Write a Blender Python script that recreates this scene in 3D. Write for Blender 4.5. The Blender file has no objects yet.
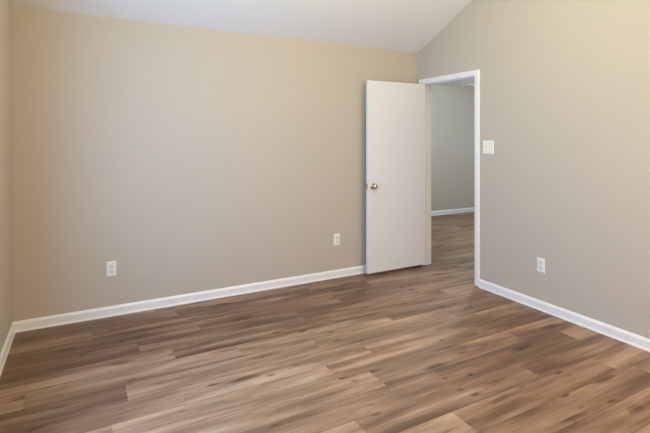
import bpy, bmesh, math, random
from mathutils import Vector, Matrix

# ------------------------------------------------------------------ camera, world, lights, exposure
S = bpy.context.scene
C = S.collection
F_PX, PX, HOR = 449.43, 326.2, 137.94          # focal length, vertical axis and horizon in pixels of the 650x433 frame
cam = bpy.data.cameras.new('camera')
cam.sensor_width = 36.0
cam.lens = F_PX / 650 * 36.0
cam.shift_x = (325 - PX) / 650
cam.shift_y = -(216.5 - HOR) / 650
cam_o = bpy.data.objects.new('camera', cam)
cam_o.location = (-3.364, -4.0194, 1.4371)
cam_o.rotation_euler = (math.pi / 2, 0, -0.4967)
C.objects.link(cam_o)
S.camera = cam_o

w = bpy.data.worlds.new('sky')
S.world = w
w.use_nodes = True
bg = w.node_tree.nodes['Background']
bg.inputs[0].default_value = (0.62, 0.76, 1.0, 1)
bg.inputs[1].default_value = 0.8

def area(name, loc, rot, sx, sy, power, col, spread=180):
    l = bpy.data.lights.new(name, 'AREA')
    l.shape = 'RECTANGLE'; l.size = sx; l.size_y = sy
    l.energy = power; l.color = col; l.spread = math.radians(spread)
    o = bpy.data.objects.new(name, l); C.objects.link(o)
    o.location = loc; o.rotation_euler = rot
    return o

PI = math.pi
# daylight: blue sky in the left window, front window light tinted warm to offset that blue, the hall window beyond the doorway
area('daylight_left', (-3.93, -1.9, 1.45), (PI / 2, 0, -PI / 2), 1.3, 1.4, 112, (0.275, 0.56, 1.0))
area('daylight_front', (-1.05, -4.61, 1.45), (PI / 2, 0, 0), 1.8, 1.4, 73, (1.0, 0.66, 0.50))
area('daylight_hall', (4.40, 1.05, 1.45), (PI / 2, 0, PI / 2), 1.3, 1.5, 12, (0.85, 0.95, 1.0))

S.view_settings.view_transform = 'Standard'
S.view_settings.look = 'None'
S.view_settings.gamma = 1.0
S.view_settings.use_curve_mapping = False
S.view_settings.exposure = -0.06

# ------------------------------------------------------------------ helpers
def new_mat(name):
    m = bpy.data.materials.new(name); m.use_nodes = True
    nt = m.node_tree
    return m, nt, nt.nodes['Principled BSDF']

def N(nt, kind, **kw):
    n = nt.nodes.new(kind)
    for k, v in kw.items():
        setattr(n, k, v)
    return n

def math_node(nt, op, a, b=None, clamp=False):
    n = N(nt, 'ShaderNodeMath', operation=op); n.use_clamp = clamp
    for i, v in enumerate((a, b)):
        if v is None: continue
        if isinstance(v, (int, float)): n.inputs[i].default_value = v
        else: nt.links.new(v, n.inputs[i])
    return n.outputs[0]

def ramp(nt, fac, stops):
    n = N(nt, 'ShaderNodeValToRGB')
    e = n.color_ramp.elements
    while len(e) < len(stops): e.new(0.5)
    for el, (p, c) in zip(e, stops):
        el.position = p; el.color = (*c, 1) if len(c) == 3 else c
    nt.links.new(fac, n.inputs[0])
    return n.outputs[0]

def paint(name, col, rough=0.6, bump=0.0, scale=120.0, spec=0.3):
    m, nt, b = new_mat(name)
    tc = N(nt, 'ShaderNodeTexCoord')
    no = N(nt, 'ShaderNodeTexNoise'); no.inputs['Scale'].default_value = scale
    no.inputs['Detail'].default_value = 3
    nt.links.new(tc.outputs['Object'], no.inputs['Vector'])
    lo = tuple(c * 0.97 for c in col); hi = tuple(min(1, c * 1.03) for c in col)
    nt.links.new(ramp(nt, no.outputs[0], [(0.3, lo), (0.7, hi)]), b.inputs['Base Color'])
    b.inputs['Roughness'].default_value = rough
    b.inputs['Specular IOR Level'].default_value = spec
    if bump:
        bu = N(nt, 'ShaderNodeBump'); bu.inputs['Strength'].default_value = bump
        bu.inputs['Distance'].default_value = 0.004
        nt.links.new(no.outputs[0], bu.inputs['Height'])
        nt.links.new(bu.outputs[0], b.inputs['Normal'])
    return m

WALL = paint('wall_paint', (0.502, 0.450, 0.392), 0.75, 0.10, 110)
HALLWALL = WALL
CEIL = paint('ceiling_paint', (0.79, 0.795, 0.78), 0.85, 0.25, 160)
TRIM = paint('trim_paint', (0.79, 0.79, 0.81), 0.35, 0.0, 40, 0.5)
DOORM = paint('door_paint', (0.71, 0.735, 0.775), 0.40, 0.04, 60, 0.45)
PLASTIC = paint('white_plastic', (0.80, 0.79, 0.77), 0.3, 0.0, 40, 0.5)
SOCK = paint('socket_plastic', (0.70, 0.69, 0.68), 0.35, 0.0, 40, 0.5)
SLOT = paint('dark_slot', (0.16, 0.16, 0.16), 0.6)

def metal(name, col, rough):
    m, nt, b = new_mat(name)
    tc = N(nt, 'ShaderNodeTexCoord')
    no = N(nt, 'ShaderNodeTexNoise'); no.inputs['Scale'].default_value = 300
    nt.links.new(tc.outputs['Object'], no.inputs['Vector'])
    nt.links.new(ramp(nt, no.outputs[0], [(0.3, tuple(c * 0.92 for c in col)), (0.7, col)]), b.inputs['Base Color'])
    b.inputs['Metallic'].default_value = 1.0
    b.inputs['Roughness'].default_value = rough
    return m
NICKEL = metal('satin_nickel', (0.62, 0.55, 0.46), 0.22)
SCREW = metal('screw_metal', (0.7, 0.69, 0.67), 0.35)

def floor_mat():
    m, nt, b = new_mat('oak_vinyl_planks')
    L = nt.links
    uv = N(nt, 'ShaderNodeUVMap'); uv.uv_map = 'plank_uv'
    at = N(nt, 'ShaderNodeAttribute'); at.attribute_name = 'plank'
    sp = N(nt, 'ShaderNodeSeparateXYZ'); L.new(uv.outputs[0], sp.inputs[0])
    sc = N(nt, 'ShaderNodeSeparateColor'); L.new(at.outputs['Color'], sc.inputs[0])
    u, v = sp.outputs[0], sp.outputs[1]
    tone, seed = sc.outputs[0], sc.outputs[1]
    def coord(su, sv, k):
        c = N(nt, 'ShaderNodeCombineXYZ')
        L.new(math_node(nt, 'MULTIPLY', u, su), c.inputs[0])
        L.new(math_node(nt, 'MULTIPLY', v, sv), c.inputs[1])
        L.new(math_node(nt, 'MULTIPLY', seed, k), c.inputs[2])
        return c.outputs[0]
    def noise(vec, detail=4, rough=0.55, dist=0.0):
        n = N(nt, 'ShaderNodeTexNoise'); n.inputs['Scale'].default_value = 1.0
        n.inputs['Detail'].default_value = detail; n.inputs['Roughness'].default_value = rough
        n.inputs['Distortion'].default_value = dist
        L.new(vec, n.inputs['Vector']); return n.outputs[0]
    broad = noise(coord(1.05, 8.0, 91.0), 3, 0.55, 0.25)       # long soft dark and light drifts
    mid = noise(coord(2.0, 32.0, 57.0), 5, 0.65, 0.35)        # grain streaks
    fine = noise(coord(7.0, 150.0, 33.0), 3, 0.6)            # pores
    val = math_node(nt, 'MULTIPLY', math_node(nt, 'SUBTRACT', broad, 0.5), 1.30)
    val = math_node(nt, 'ADD', val, math_node(nt, 'MULTIPLY', math_node(nt, 'SUBTRACT', mid, 0.5), 0.62))
    val = math_node(nt, 'ADD', val, math_node(nt, 'MULTIPLY', math_node(nt, 'SUBTRACT', fine, 0.5), 0.30))
    val = math_node(nt, 'ADD', val, tone)
    # knots: small dark eyes with a tail along the grain
    def knots(su, sv, k, size, thr, amp):
        vo = N(nt, 'ShaderNodeTexVoronoi'); vo.inputs['Scale'].default_value = 1.0
        L.new(coord(su, sv, k), vo.inputs['Vector'])
        kd = math_node(nt, 'ADD', vo.outputs['Distance'], math_node(nt, 'MULTIPLY', math_node(nt, 'SUBTRACT', mid, 0.5), 0.5))
        kn = math_node(nt, 'SUBTRACT', 1.0, math_node(nt, 'MULTIPLY', kd, size), True)
        kr = N(nt, 'ShaderNodeSeparateColor'); L.new(vo.outputs['Color'], kr.inputs[0])
        return math_node(nt, 'MULTIPLY', math_node(nt, 'MULTIPLY', kn, math_node(nt, 'GREATER_THAN', kr.outputs[0], thr)), amp)
    val = math_node(nt, 'SUBTRACT', val, knots(2.2, 8.0, 71.0, 3.6, 0.55, 0.55))
    val = math_node(nt, 'SUBTRACT', val, knots(5.5, 15.0, 43.0, 4.2, 0.72, 0.55))
    col = ramp(nt, val, [(0.0, (0.080, 0.041, 0.023)), (0.30, (0.156, 0.087, 0.052)),
                         (0.55, (0.280, 0.170, 0.108)), (0.80, (0.425, 0.285, 0.194)), (1.0, (0.515, 0.372, 0.272))])
    # seams between planks: u, v run in metres inside each plank, w = its length
    d1 = math_node(nt, 'MINIMUM', v, math_node(nt, 'SUBTRACT', 0.1825, v))
    d2 = math_node(nt, 'MINIMUM', u, math_node(nt, 'SUBTRACT', 1.215, u))
    dd = math_node(nt, 'MINIMUM', d1, d2)
    seam = math_node(nt, 'LESS_THAN', dd, 0.0018)
    mx = N(nt, 'ShaderNodeMix', data_type='RGBA'); mx.blend_type = 'MULTIPLY'
    L.new(math_node(nt, 'MULTIPLY', math_node(nt, 'LESS_THAN', d1, 0.0018), 0.50), mx.inputs[0])
    L.new(col, mx.inputs[6]); mx.inputs[7].default_value = (0.25, 0.2, 0.17, 1)
    L.new(mx.outputs[2], b.inputs['Base Color'])
    L.new(math_node(nt, 'ADD', math_node(nt, 'MULTIPLY', mid, 0.12), 0.36), b.inputs['Roughness'])
    b.inputs['Specular IOR Level'].default_value = 0.36
    bu = N(nt, 'ShaderNodeBump'); bu.inputs['Strength'].default_value = 0.15; bu.inputs['Distance'].default_value = 0.002
    L.new(math_node(nt, 'SUBTRACT', fine, math_node(nt, 'MULTIPLY', seam, 1.0)), bu.inputs['Height'])
    L.new(bu.outputs[0], b.inputs['Normal'])
    return m

def add_box(bm, lo, hi):
    vs = [bm.verts.new((x, y, z)) for z in (lo[2], hi[2]) for y in (lo[1], hi[1]) for x in (lo[0], hi[0])]
    fs = [(0, 2, 3, 1), (4, 5, 7, 6), (0, 1, 5, 4), (2, 6, 7, 3), (0, 4, 6, 2), (1, 3, 7, 5)]
    return [bm.faces.new([vs[i] for i in f]) for f in fs]

def add_prism(bm, pts, vec):
    """closed polygon pts (3D) swept along vec"""
    a = [bm.verts.new(p) for p in pts]
    b = [bm.verts.new(Vector(p) + Vector(vec)) for p in pts]
    bm.faces.new(a[::-1]); bm.faces.new(b)
    n = len(pts)
    for i in range(n):
        bm.faces.new((a[i], a[(i + 1) % n], b[(i + 1) % n], b[i]))

def add_lathe(bm, prof, M, seg=32):
    """prof: (radius, height) list swept around the local z axis, then moved by M"""
    rings = []
    for r, h in prof:
        if r < 1e-6: rings.append([bm.verts.new(M @ Vector((0, 0, h)))])
        else: rings.append([bm.verts.new(M @ Vector((r * math.cos(2 * PI * i / seg), r * math.sin(2 * PI * i / seg), h))) for i in range(seg)])
    for p, q in zip(rings, rings[1:]):
        for i in range(seg):
            j = (i + 1) % seg
            if len(p) == 1 and len(q) == 1: continue
            if len(p) == 1: bm.faces.new((p[0], q[j], q[i]))
            elif len(q) == 1: bm.faces.new((p[i], p[j], q[0]))
            else: bm.faces.new((p[i], p[j], q[j], q[i]))
    for ring in (rings[0], rings[-1]):
        if len(ring) > 1:
            try: bm.faces.new(ring)
            except ValueError: pass

def obj(name, bm, mat, parent=None, bevel=0.0, smooth=False, seg=2):
    bmesh.ops.recalc_face_normals(bm, faces=bm.faces)
    me = bpy.data.meshes.new(name); bm.to_mesh(me); bm.free()
    me.materials.append(mat)
    o = bpy.data.objects.new(name, me); C.objects.link(o)
    if smooth:
        for f in me.polygons: f.use_smooth = True
        md = o.modifiers.new('edges', 'EDGE_SPLIT'); md.split_angle = math.radians(40)
    if bevel:
        md = o.modifiers.new('bevel', 'BEVEL'); md.width = bevel; md.segments = seg
        md.limit_method = 'ANGLE'; md.angle_limit = math.radians(40)
    if parent: o.parent = parent
    return o

def box(name, lo, hi, mat, parent=None, bevel=0.0):
    bm = bmesh.new(); add_box(bm, lo, hi)
    return obj(name, bm, mat, parent, bevel)

def struct(o, label, cat):
    o['kind'] = 'structure'; o['label'] = label; o['category'] = cat
    return o

def tag(o, label, cat, group=None):
    o['label'] = label; o['category'] = cat
    if group: o['group'] = group
    return o

def empty(name, loc, rot=(0, 0, 0)):
    o = bpy.data.objects.new(name, None); C.objects.link(o)
    o.empty_display_size = 0.05
    o.location = loc; o.rotation_euler = rot
    return o

# ------------------------------------------------------------------ dimensions (metres)
XL = -3.818                    # left wall
YF = -4.50                     # front wall behind the camera
HC, SL = 2.407, 0.4687         # ceiling height at the back wall and its slope
YR = -2.30                     # ridge of the vault
HR = HC - SL * YR
HF = HR - SL * (YR - YF)       # ceiling height at the front wall
T = 0.113                      # wall thickness
YH, XH, YHF = 2.346, 4.30, -2.6   # hall: back wall, right wall, front wall
HH = 2.425                     # hall ceiling
D0, D1 = -0.0934, -0.8611      # door opening along the right wall
DH = 2.045                     # opening height

# ------------------------------------------------------------------ floor
PW, PL = 0.1825, 1.215
# x of one end joint in each row, rows counted from the back wall
JOINT = {0: -1.47, 1: -2.09, 2: -1.37, 3: -1.81, 4: -0.40, 5: -3.645, 6: -3.145, 7: -0.445, 8: -0.805, 9: -0.60,
         10: -0.255, 11: -2.15, 12: -0.45, 13: -1.525}
# shade of the planks seen in the photograph, by row, left to right from the first joint right of the left wall
TONES = {0: [.38, .38, .45, .38], 1: [.42, .31, .45, .47], 2: [.34, .45, .37, .48], 3: [.30, .32, .42, .50],
         4: [.46, .35, .44, .62], 5: [.45, .45, .53, .40, .50], 6: [.36, .60, .58, .37], 7: [.42, .62, .53, .46],
         8: [.45, .60, .50, .38], 9: [.50, .60, .45, .42], 10: [.50, .56, .33, .53], 11: [.50, .55, .38, .38],
         12: [.50, .52, .42, .56], 13: [.50, .52, .50, .58, .58]}
def build_floor():
    rng = random.Random(11)
    bm = bmesh.new()
    uvl = bm.loops.layers.uv.new('plank_uv')
    cl = bm.loops.layers.float_color.new('plank')
    x_lo, x_hi, y_lo, y_hi = XL - 0.10, XH + 0.10, YF - 0.10, YH + 0.10
    k0 = int(math.floor((-y_hi - 0.07) / PW)); k1 = int(math.ceil((-y_lo - 0.07) / PW))
    for k in range(k0, k1):
        ya, yb = -(0.07 + PW * k), -(0.07 + PW * (k + 1))
        j = JOINT.get(k, rng.uniform(0, PL))
        n0 = math.floor((x_lo - j) / PL)
        xs = j + n0 * PL
        i = 0
        # index 0 is the plank that lies under the left wall
        if xs + PL < XL + 0.02: i = -1
        while xs < x_hi:
            tn = TONES.get(k, [])
            tone = tn[i] if 0 <= i < len(tn) else rng.choice([.38, .42, .46, .5, .54, .58])
            seed = rng.random()
            a, b = max(xs, x_lo), min(xs + PL, x_hi)
            c, d = max(yb, y_lo), min(ya, y_hi)
            if a < b and c < d:
                f = bm.faces.new([bm.verts.new(q) for q in ((a, c, 0), (b, c, 0), (b, d, 0), (a, d, 0))])
                for lp in f.loops:
                    lp[uvl].uv = (lp.vert.co.x - xs, lp.vert.co.y - yb)
                    lp[cl] = (0.485 + 1.05 * (tone - 0.48), seed, 0, 1)
            xs += PL; i += 1
    # thickness below
    add_box(bm, (x_lo, y_lo, -0.06), (x_hi, y_hi, -0.004))
    o = obj('floor', bm, floor_mat())
    return struct(o, 'brown oak-look plank floor running through the room and doorway', 'floor')
build_floor()

# ------------------------------------------------------------------ walls and ceiling
bm = bmesh.new()
add_prism(bm, [(XL - T, 0, 0), (0, 0, 0), (0, 0, HC + 0.06), (XL - T, 0, HC + 0.06)], (0, T, 0))
struct(obj('wall_back', bm, WALL), 'plain beige wall with two outlets, behind the open door', 'wall')

def roof(y):
    return (HC - SL * y if y > YR else HR - SL * (YR - y)) + 0.06
WL0, WL1, WZ0, WZ1 = -2.5, -1.3, 0.8, 2.1       # window in the left wall, outside the frame
bm = bmesh.new()
def strip(ya, yb, za=None, zb=None):
    ys = [ya] + ([YR] if yb < YR < ya else []) + [yb]
    top = [(XL, y, roof(y)) for y in ys] if zb is None else [(XL, ya, zb), (XL, yb, zb)]
    z0 = za or 0
    add_prism(bm, [(XL, ya, z0)] + top + [(XL, yb, z0)], (-0.12, 0, 0))
strip(0, WL1); strip(WL0, YF); strip(WL1, WL0, WZ1); strip(WL1, WL0, 0, WZ0)
struct(obj('wall_left', bm, WALL), 'beige wall seen edge-on at the far left', 'wall')

bm = bmesh.new()
pts = [(0, YF - T, 0), (0, YF - T, HF + 0.02), (0, YR, HR + 0.06), (0, T, HC + 0.03), (0, YH + T, HC + 0.03), (0, YH + T, 0),
       (0, D0 + 0.018, 0), (0, D0 + 0.018, DH + 0.018), (0, D1 - 0.018, DH + 0.018), (0, D1 - 0.018, 0)]
add_prism(bm, pts, (T, 0, 0))
struct(obj('wall_right', bm, WALL), 'beige gable wall with doorway, switch plate and one outlet', 'wall')

def wall_with_window(name, axis, c0, c1, z1, w0, w1, wz0, wz1, at, th, label):
    """solid wall built round one window opening; axis 'x' means the wall runs along x at y=at"""
    bm = bmesh.new()
    def bx(a0, a1, z0_, z1_):
        if axis == 'x': add_box(bm, (a0, min(at, at + th), z0_), (a1, max(at, at + th), z1_))
        else: add_box(bm, (min(at, at + th), a0, z0_), (max(at, at + th), a1, z1_))
    bx(c0, w0, 0, z1); bx(w1, c1, 0, z1); bx(w0, w1, 0, wz0); bx(w0, w1, wz1, z1)
    return struct(obj(name, bm, WALL), label, 'wall')
wall_with_window('wall_front', 'x', XL - T, 0, HF + 0.02, -1.9, -0.2, 0.8, 2.1, YF, -T, 'beige wall with the bedroom window, behind the viewer')
wall_with_window('wall_hall_right', 'y', YHF, YH, HH + 0.02, 0.4, 1.7, 0.7, 2.2, XH, T, 'hall wall with the window, out of view to the right')
box('wall_hall_back', (T, YH, 0), (XH + T, YH + T, HH + 0.02), WALL)
struct(bpy.data.objects['wall_hall_back'], 'greyish wall seen through the doorway', 'wall')
struct(box('wall_hall_front', (T, YHF - T, 0), (XH + T, YHF, HH + 0.02), WALL), 'near wall of the hall, out of view', 'wall')

def window_unit(name, axis, w0, w1, z0, z1, at, th, label):
    bm = bmesh.new()
    def bx(a0, a1, za, zb, d0, d1):
        if axis == 'x': add_box(bm, (a0, min(at + d0, at + d1), za), (a1, max(at + d0, at + d1), zb))
        else: add_box(bm, (min(at + d0, at + d1), a0, za), (max(at + d0, at + d1), a1, zb))
    s = 1 if th > 0 else -1
    a, b = s * 0.03, s * 0.08
    f = 0.045
    bx(w0, w0 + f, z0, z1, a, b); bx(w1 - f, w1, z0, z1, a, b)
    bx(w0 + f, w1 - f, z0, z0 + f, a, b); bx(w0 + f, w1 - f, z1 - f, z1, a, b)
    bx((w0 + w1) / 2 - 0.02, (w0 + w1) / 2 + 0.02, z0 + f, z1 - f, a, b)
    return struct(obj(name, bm, TRIM), label, 'window')
window_unit('window_1', 'x', -1.9, -0.2, 0.8, 2.1, YF, -T, 'white two-light window in the wall behind the viewer')
window_unit('window_3', 'y', WL0, WL1, WZ0, WZ1, XL, -0.12, 'white two-light window in the left wall, out of view')
window_unit('window_2', 'y', 0.4, 1.7, 0.7, 2.2, XH, T, 'white two-light window in the hall')

bm = bmesh.new()
add_prism(bm, [(XL - T, T, HC - SL * T), (XL - T, YR, HR), (XL - T, YF - T, HF - SL * T),
               (XL - T, YF - T, HF - SL * T + 0.12), (XL - T, YR, HR + 0.12), (XL - T, T, HC - SL * T + 0.12)], (-XL + T, 0, 0))
struct(obj('ceiling', bm, CEIL), 'white vaulted ceiling sloping up from the back wall', 'ceiling')
struct(box('ceiling_hall', (T, YHF - T, HH), (XH + T, YH + T, HH + 0.1), CEIL), 'flat hall ceiling glimpsed at the top of the doorway', 'ceiling')

# ------------------------------------------------------------------ baseboards
BH, BT = 0.0797, 0.014
PROF = [(0, 0), (0.019, 0), (0.019, 0.007), (0.0145, 0.016), (BT, 0.018), (BT, BH - 0.018), (BT - 0.004, BH - 0.010), (0.006, BH - 0.002), (0.004, BH), (0, BH)]
def baseboard(name, p0, p1, nrm, label):
    """profile swept from p0 to p1 along the wall, thickness along nrm"""
    bm = bmesh.new()
    n = Vector(nrm)
    pts = [Vector(p0) + n * d + Vector((0, 0, z)) for d, z in PROF]
    add_prism(bm, pts, Vector(p1) - Vector(p0))
    return struct(obj(name, bm, TRIM), label, 'baseboard')
CW, CT = 0.058, 0.016          # casing width, thickness
baseboard('baseboard_back', (XL, 0, 0), (0, 0, 0), (0, -1, 0), 'white baseboard along the back wall below the two outlets')
baseboard('baseboard_left', (XL, 0, 0), (XL, YF, 0), (1, 0, 0), 'white baseboard along the left wall')
baseboard('baseboard_right', (0, D1 - CW, 0), (0, YF, 0), (-1, 0, 0), 'white baseboard along the right wall from the doorway on')
baseboard('baseboard_front', (XL, YF, 0), (0, YF, 0), (0, 1, 0), 'white baseboard below the window behind the viewer')
baseboard('baseboard_hall', (T, YH, 0), (XH, YH, 0), (0, -1, 0), 'white baseboard seen through the doorway')

# ------------------------------------------------------------------ door casing and jamb
CP = [(0, 0.010), (0.004, 0.0125), (0.012, 0.0125), (0.018, CT), (CW - 0.008, CT), (CW - 0.002, CT - 0.004), (CW, 0)]   # from the opening outwards, projecting
def casing(x_wall, s):
    """mitred casing round the opening on the wall face x_wall, projecting along s"""
    bm = bmesh.new()
    zb, zt = 0.006, 2.0401
    loops = []
    prof = [(0, 0)] + CP
    # path corners: right foot, right top, left top, left foot
    ya, yb = D1, D0
    corners = [(ya, zb, (-1, 0)), (ya, zt, (-1, 1)), (yb, zt, (1, 1)), (yb, zb, (1, 0))]
    for y, z, (oy, oz) in corners:
        loops.append([bm.verts.new((x_wall + s * p, y + oy * d, z + oz * d)) for d, p in prof])
    n = len(prof)
    for A, B in zip(loops, loops[1:]):
        for i in range(n):
            bm.faces.new((A[i], A[(i + 1) % n], B[(i + 1) % n], B[i]))
    bm.faces.new(loops[0]); bm.faces.new(loops[-1][::-1])
    return bm
struct(obj('trim_1', casing(0, -1), TRIM), 'white moulded casing round the doorway on the right wall', 'door casing')
struct(obj('trim_2', casing(T, 1), TRIM), 'white casing on the hall side of the doorway', 'door casing')

bm = bmesh.new()
jt = 0.018
add_box(bm, (0, D0, 0.003), (T, D0 + jt, DH + jt - 0.002))
add_box(bm, (0, D1 - jt, 0.003), (T, D1, DH + jt - 0.002))
add_box(bm, (0, D1, DH - 0.002), (T, D0, DH + jt - 0.002))
# stops
add_box(bm, (0.040, D0 - 0.011, 0.003), (0.075, D0, DH - 0.002))
add_box(bm, (0.040, D1, 0.003), (0.075, D1 + 0.011, DH - 0.002))
add_box(bm, (0.040, D1 + 0.011, DH - 0.013), (0.075, D0 - 0.011, DH - 0.002))
struct(obj('trim_3', bm, TRIM), 'white door jamb and stop lining the doorway', 'door jamb')

# ------------------------------------------------------------------ door leaf, swung open against the back wall
LW, LT = 0.761, 0.035
YLF = -0.1300                   # visible face
door = box('door_1', (-LW - 0.004, YLF, 0.026), (-0.004, YLF + LT, 2.036), DOORM, None, 0.0015)
struct(door, 'plain white slab door standing open in front of the back wall', 'door')
KX, KZ = -LW - 0.004 + 0.062, 0.932
def knob(sgn):
    M = Matrix.Translation((KX, YLF if sgn < 0 else YLF + LT, KZ)) @ Matrix.Rotation(PI / 2 if sgn < 0 else -PI / 2, 4, 'X')
    bm = bmesh.new()
    add_lathe(bm, [(0.0, -0.001), (0.034, -0.001), (0.034, 0.003), (0.031, 0.007), (0.022, 0.010), (0.014, 0.011)], M)
    ro = obj('knob_rosette', bm, NICKEL, door, 0, True)
    bm = bmesh.new()
    prof = [(0.0135, 0.0095), (0.0115, 0.018), (0.012, 0.026)] if sgn < 0 else [(0.0135, 0.0095), (0.0115, 0.012), (0.012, 0.014)]
    s, c = (1.0, 0.047) if sgn < 0 else (0.72, 0.031)
    prof += [(s * 0.028 * math.cos(t), c + s * 0.021 * math.sin(t)) for t in [math.radians(a) for a in range(-55, 90, 12)]]
    prof += [(0.0, c + s * 0.021)]
    add_lathe(bm, prof, M)
    return obj('door_knob', bm, NICKEL, door, 0, True)
k1 = knob(-1); k1['label'] = 'round satin metal door knob'
knob(1)
bm = bmesh.new()
add_box(bm, (-LW - 0.0055, YLF + 0.005, KZ - 0.028), (-LW - 0.0035, YLF + LT - 0.005, KZ + 0.028))
lp = obj('latch_plate', bm, NICKEL, door, 0.0005)
bm = bmesh.new()
add_prism(bm, [(-LW - 0.005, YLF + 0.011, KZ - 0.008), (-LW - 0.016, YLF + 0.011, KZ - 0.008), (-LW - 0.005, YLF + 0.024, KZ - 0.008)], (0, 0, 0.016))
obj('latch_bolt', bm, NICKEL, lp)
for z in (0.22, 1.02, 1.83):
    bm = bmesh.new()
    M = Matrix.Translation((-0.001, YLF + LT + 0.006, z - 0.045))
    add_lathe(bm, [(0, -0.002), (0.004, 0), (0.005, 0.001), (0.005, 0.089), (0.004, 0.09), (0, 0.092)], M, 16)
    add_box(bm, (-0.0045, YLF + 0.006, z - 0.044), (-0.002, YLF + LT + 0.006, z + 0.044))
    obj('hinge', bm, NICKEL, door, 0, True)

# ------------------------------------------------------------------ outlets and switch
# built facing -Y (standing out from the back wall), at the plate centre; root sits on the wall
def screw_bm(x, z, y):
    bm = bmesh.new()
    add_lathe(bm, [(0, -0.001), (0.0032, -0.001), (0.0032, 0.0006), (0.0022, 0.0014), (0, 0.0016)], Matrix.Translation((x, y, z)) @ Matrix.Rotation(PI / 2, 4, 'X'), 16)
    return bm

def plate_bm(wd, ht):
    bm = bmesh.new()
    t = 0.006; e = 0.006
    a = [(-wd / 2, 0, -ht / 2), (wd / 2, 0, -ht / 2), (wd / 2, 0, ht / 2), (-wd / 2, 0, ht / 2)]
    b = [(x, -0.003, z) for x, _, z in a]
    c = [(x - math.copysign(e, x), -t, z - math.copysign(e, z)) for x, _, z in a]
    L = [[bm.verts.new(p) for p in q] for q in (a, b, c)]
    bm.faces.new(L[0]); bm.faces.new(L[2])
    for P, Q in zip(L, L[1:]):
        for i in range(4): bm.faces.new((P[i], P[(i + 1) % 4], Q[(i + 1) % 4], Q[i]))
    return bm

def outlet(loc, rz, label):
    r = empty('wall_outlet', loc, (0, 0, rz)); tag(r, label, 'outlet', 'duplex outlets low on the walls')
    pl = obj('cover_plate', plate_bm(0.073, 0.119), PLASTIC, r, 0.0008)
    for dz in (0.0195, -0.0195):
        bm = bmesh.new()
        pts = []
        for a in range(24):
            t = 2 * PI * a / 24
            x, z = 0.0172 * math.cos(t), 0.0172 * math.sin(t)
            z = max(-0.0142, min(0.0142, z))
            pts.append((x, -0.0055, z + dz))
        add_prism(bm, pts, (0, -0.003, 0))
        so = obj('socket', bm, SOCK, r, 0.0006)
        bm = bmesh.new()
        add_box(bm, (-0.0078, -0.0091, dz - 0.001), (-0.0058, -0.0080, dz + 0.0085))
        add_box(bm, (0.0058, -0.0091, dz), (0.0078, -0.0080, dz + 0.0075))
        add_lathe(bm, [(0, 0.008), (0.0028, 0.008), (0.0028, 0.0091), (0, 0.0091)], Matrix.Translation((0, 0, dz - 0.0075)) @ Matrix.Rotation(PI / 2, 4, 'X'), 12)
        obj('slots', bm, SLOT, so)
    obj('screw', screw_bm(0, 0, -0.0058), SCREW, r, 0, True)
    return r
outlet((-3.160, 0, 0.380), 0, 'white outlet on the back wall near the left corner')
outlet((-1.0625, 0, 0.391), 0, 'white outlet on the back wall just left of the open door')
outlet((0, -1.5755, 0.375), -PI / 2, 'white outlet low on the right wall')

sw = empty('light_switch', (0, -1.0215, 1.350), (0, 0, -PI / 2))
tag(sw, 'white double toggle switch plate right of the doorway', 'light switch')
obj('cover_plate', plate_bm(0.128, 0.126), PLASTIC, sw, 0.0008)
for dx in (-0.023, 0.023):
    bm = bmesh.new()
    add_box(bm, (dx - 0.0055, -0.0066, -0.0125), (dx + 0.0055, -0.0055, 0.0125))
    sl = obj('toggle_slot', bm, SOCK, sw)
    bm = bmesh.new()
    add_prism(bm, [(dx - 0.0042, -0.006, -0.006), (dx - 0.0042, -0.006, 0.008), (dx - 0.0042, -0.017, 0.014), (dx - 0.0042, -0.019, 0.008)], (0.0084, 0, 0))
    obj('toggle', bm, PLASTIC, sw, 0.0008)
    for z in (0.030, -0.030):
        obj('screw', screw_bm(dx, z, -0.0058), SCREW, sw, 0, True)

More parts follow.
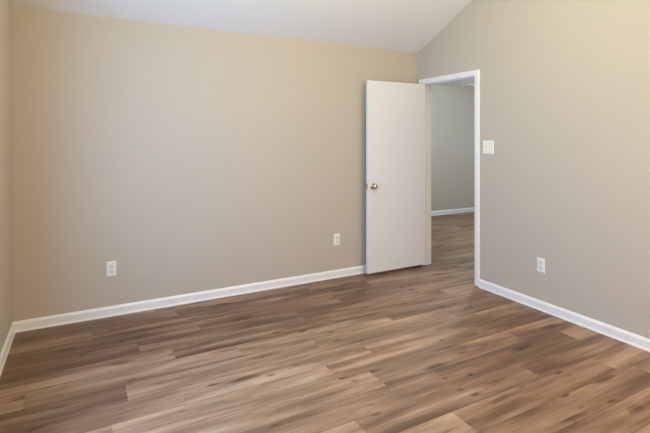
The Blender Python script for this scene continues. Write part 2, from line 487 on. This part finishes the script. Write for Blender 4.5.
# ------------------------------------------------------------------ ceiling vent in the hall
vent = empty('ceiling_vent', (2.995, 2.06, HH))
tag(vent, 'small white vent on the hall ceiling at the top of the doorway', 'vent')
bm = bmesh.new()
for lo, hi in (((-0.17, -0.085, -0.012), (0.17, -0.065, 0)), ((-0.17, 0.065, -0.012), (0.17, 0.085, 0)),
               ((-0.17, -0.065, -0.012), (-0.15, 0.065, 0)), ((0.15, -0.065, -0.012), (0.17, 0.065, 0))):
    add_box(bm, lo, hi)
obj('vent_frame', bm, PLASTIC, vent)
for i in range(5):
    y = -0.052 + 0.026 * i
    bm = bmesh.new()
    add_prism(bm, [(-0.15, y - 0.012, -0.010), (-0.15, y + 0.008, -0.002), (-0.15, y + 0.010, -0.003), (-0.15, y - 0.010, -0.012)], (0.30, 0, 0))
    obj('slat', bm, PLASTIC, vent)

# ------------------------------------------------------------------ ceiling lamp at the ridge, above the frame
def ceiling_lamp():
    x, y = -1.90, YR
    r = empty('ceiling_lamp', (x, y, HR))
    tag(r, 'warm pendant lamp hanging from the ridge of the ceiling', 'lamp')
    bm = bmesh.new()
    add_lathe(bm, [(0, 0.02), (0.065, 0.02), (0.065, -0.06), (0.05, -0.075), (0.008, -0.08), (0.008, -0.40), (0.05, -0.41), (0.16, -0.46), (0.155, -0.462), (0.045, -0.42), (0, -0.42)], Matrix.Identity(4))
    obj('stem', bm, NICKEL, r, 0, True)
    l = bpy.data.lights.new('lamp_bulb', 'POINT'); l.energy = 76; l.color = (1.0, 0.93, 0.36); l.shadow_soft_size = 0.10
    o = bpy.data.objects.new('lamp_bulb', l); C.objects.link(o); o.parent = r; o.location = (0, 0, -0.58)
ceiling_lamp()

def hall_lamp():
    r = empty('hall_ceiling_lamp', (1.9, 0.5, HH))
    tag(r, 'flush round lamp on the hall ceiling, out of view behind the wall', 'lamp')
    bm = bmesh.new()
    add_lathe(bm, [(0, 0), (0.13, 0), (0.13, -0.02), (0.115, -0.03), (0, -0.03)], Matrix.Identity(4))
    obj('base', bm, TRIM, r, 0, True)
    l = bpy.data.lights.new('hall_bulb', 'POINT'); l.energy = 82; l.color = (0.80, 0.93, 1.0); l.shadow_soft_size = 0.1
    o = bpy.data.objects.new('hall_bulb', l); C.objects.link(o); o.parent = r; o.location = (0, 0, -0.17)
hall_lamp()
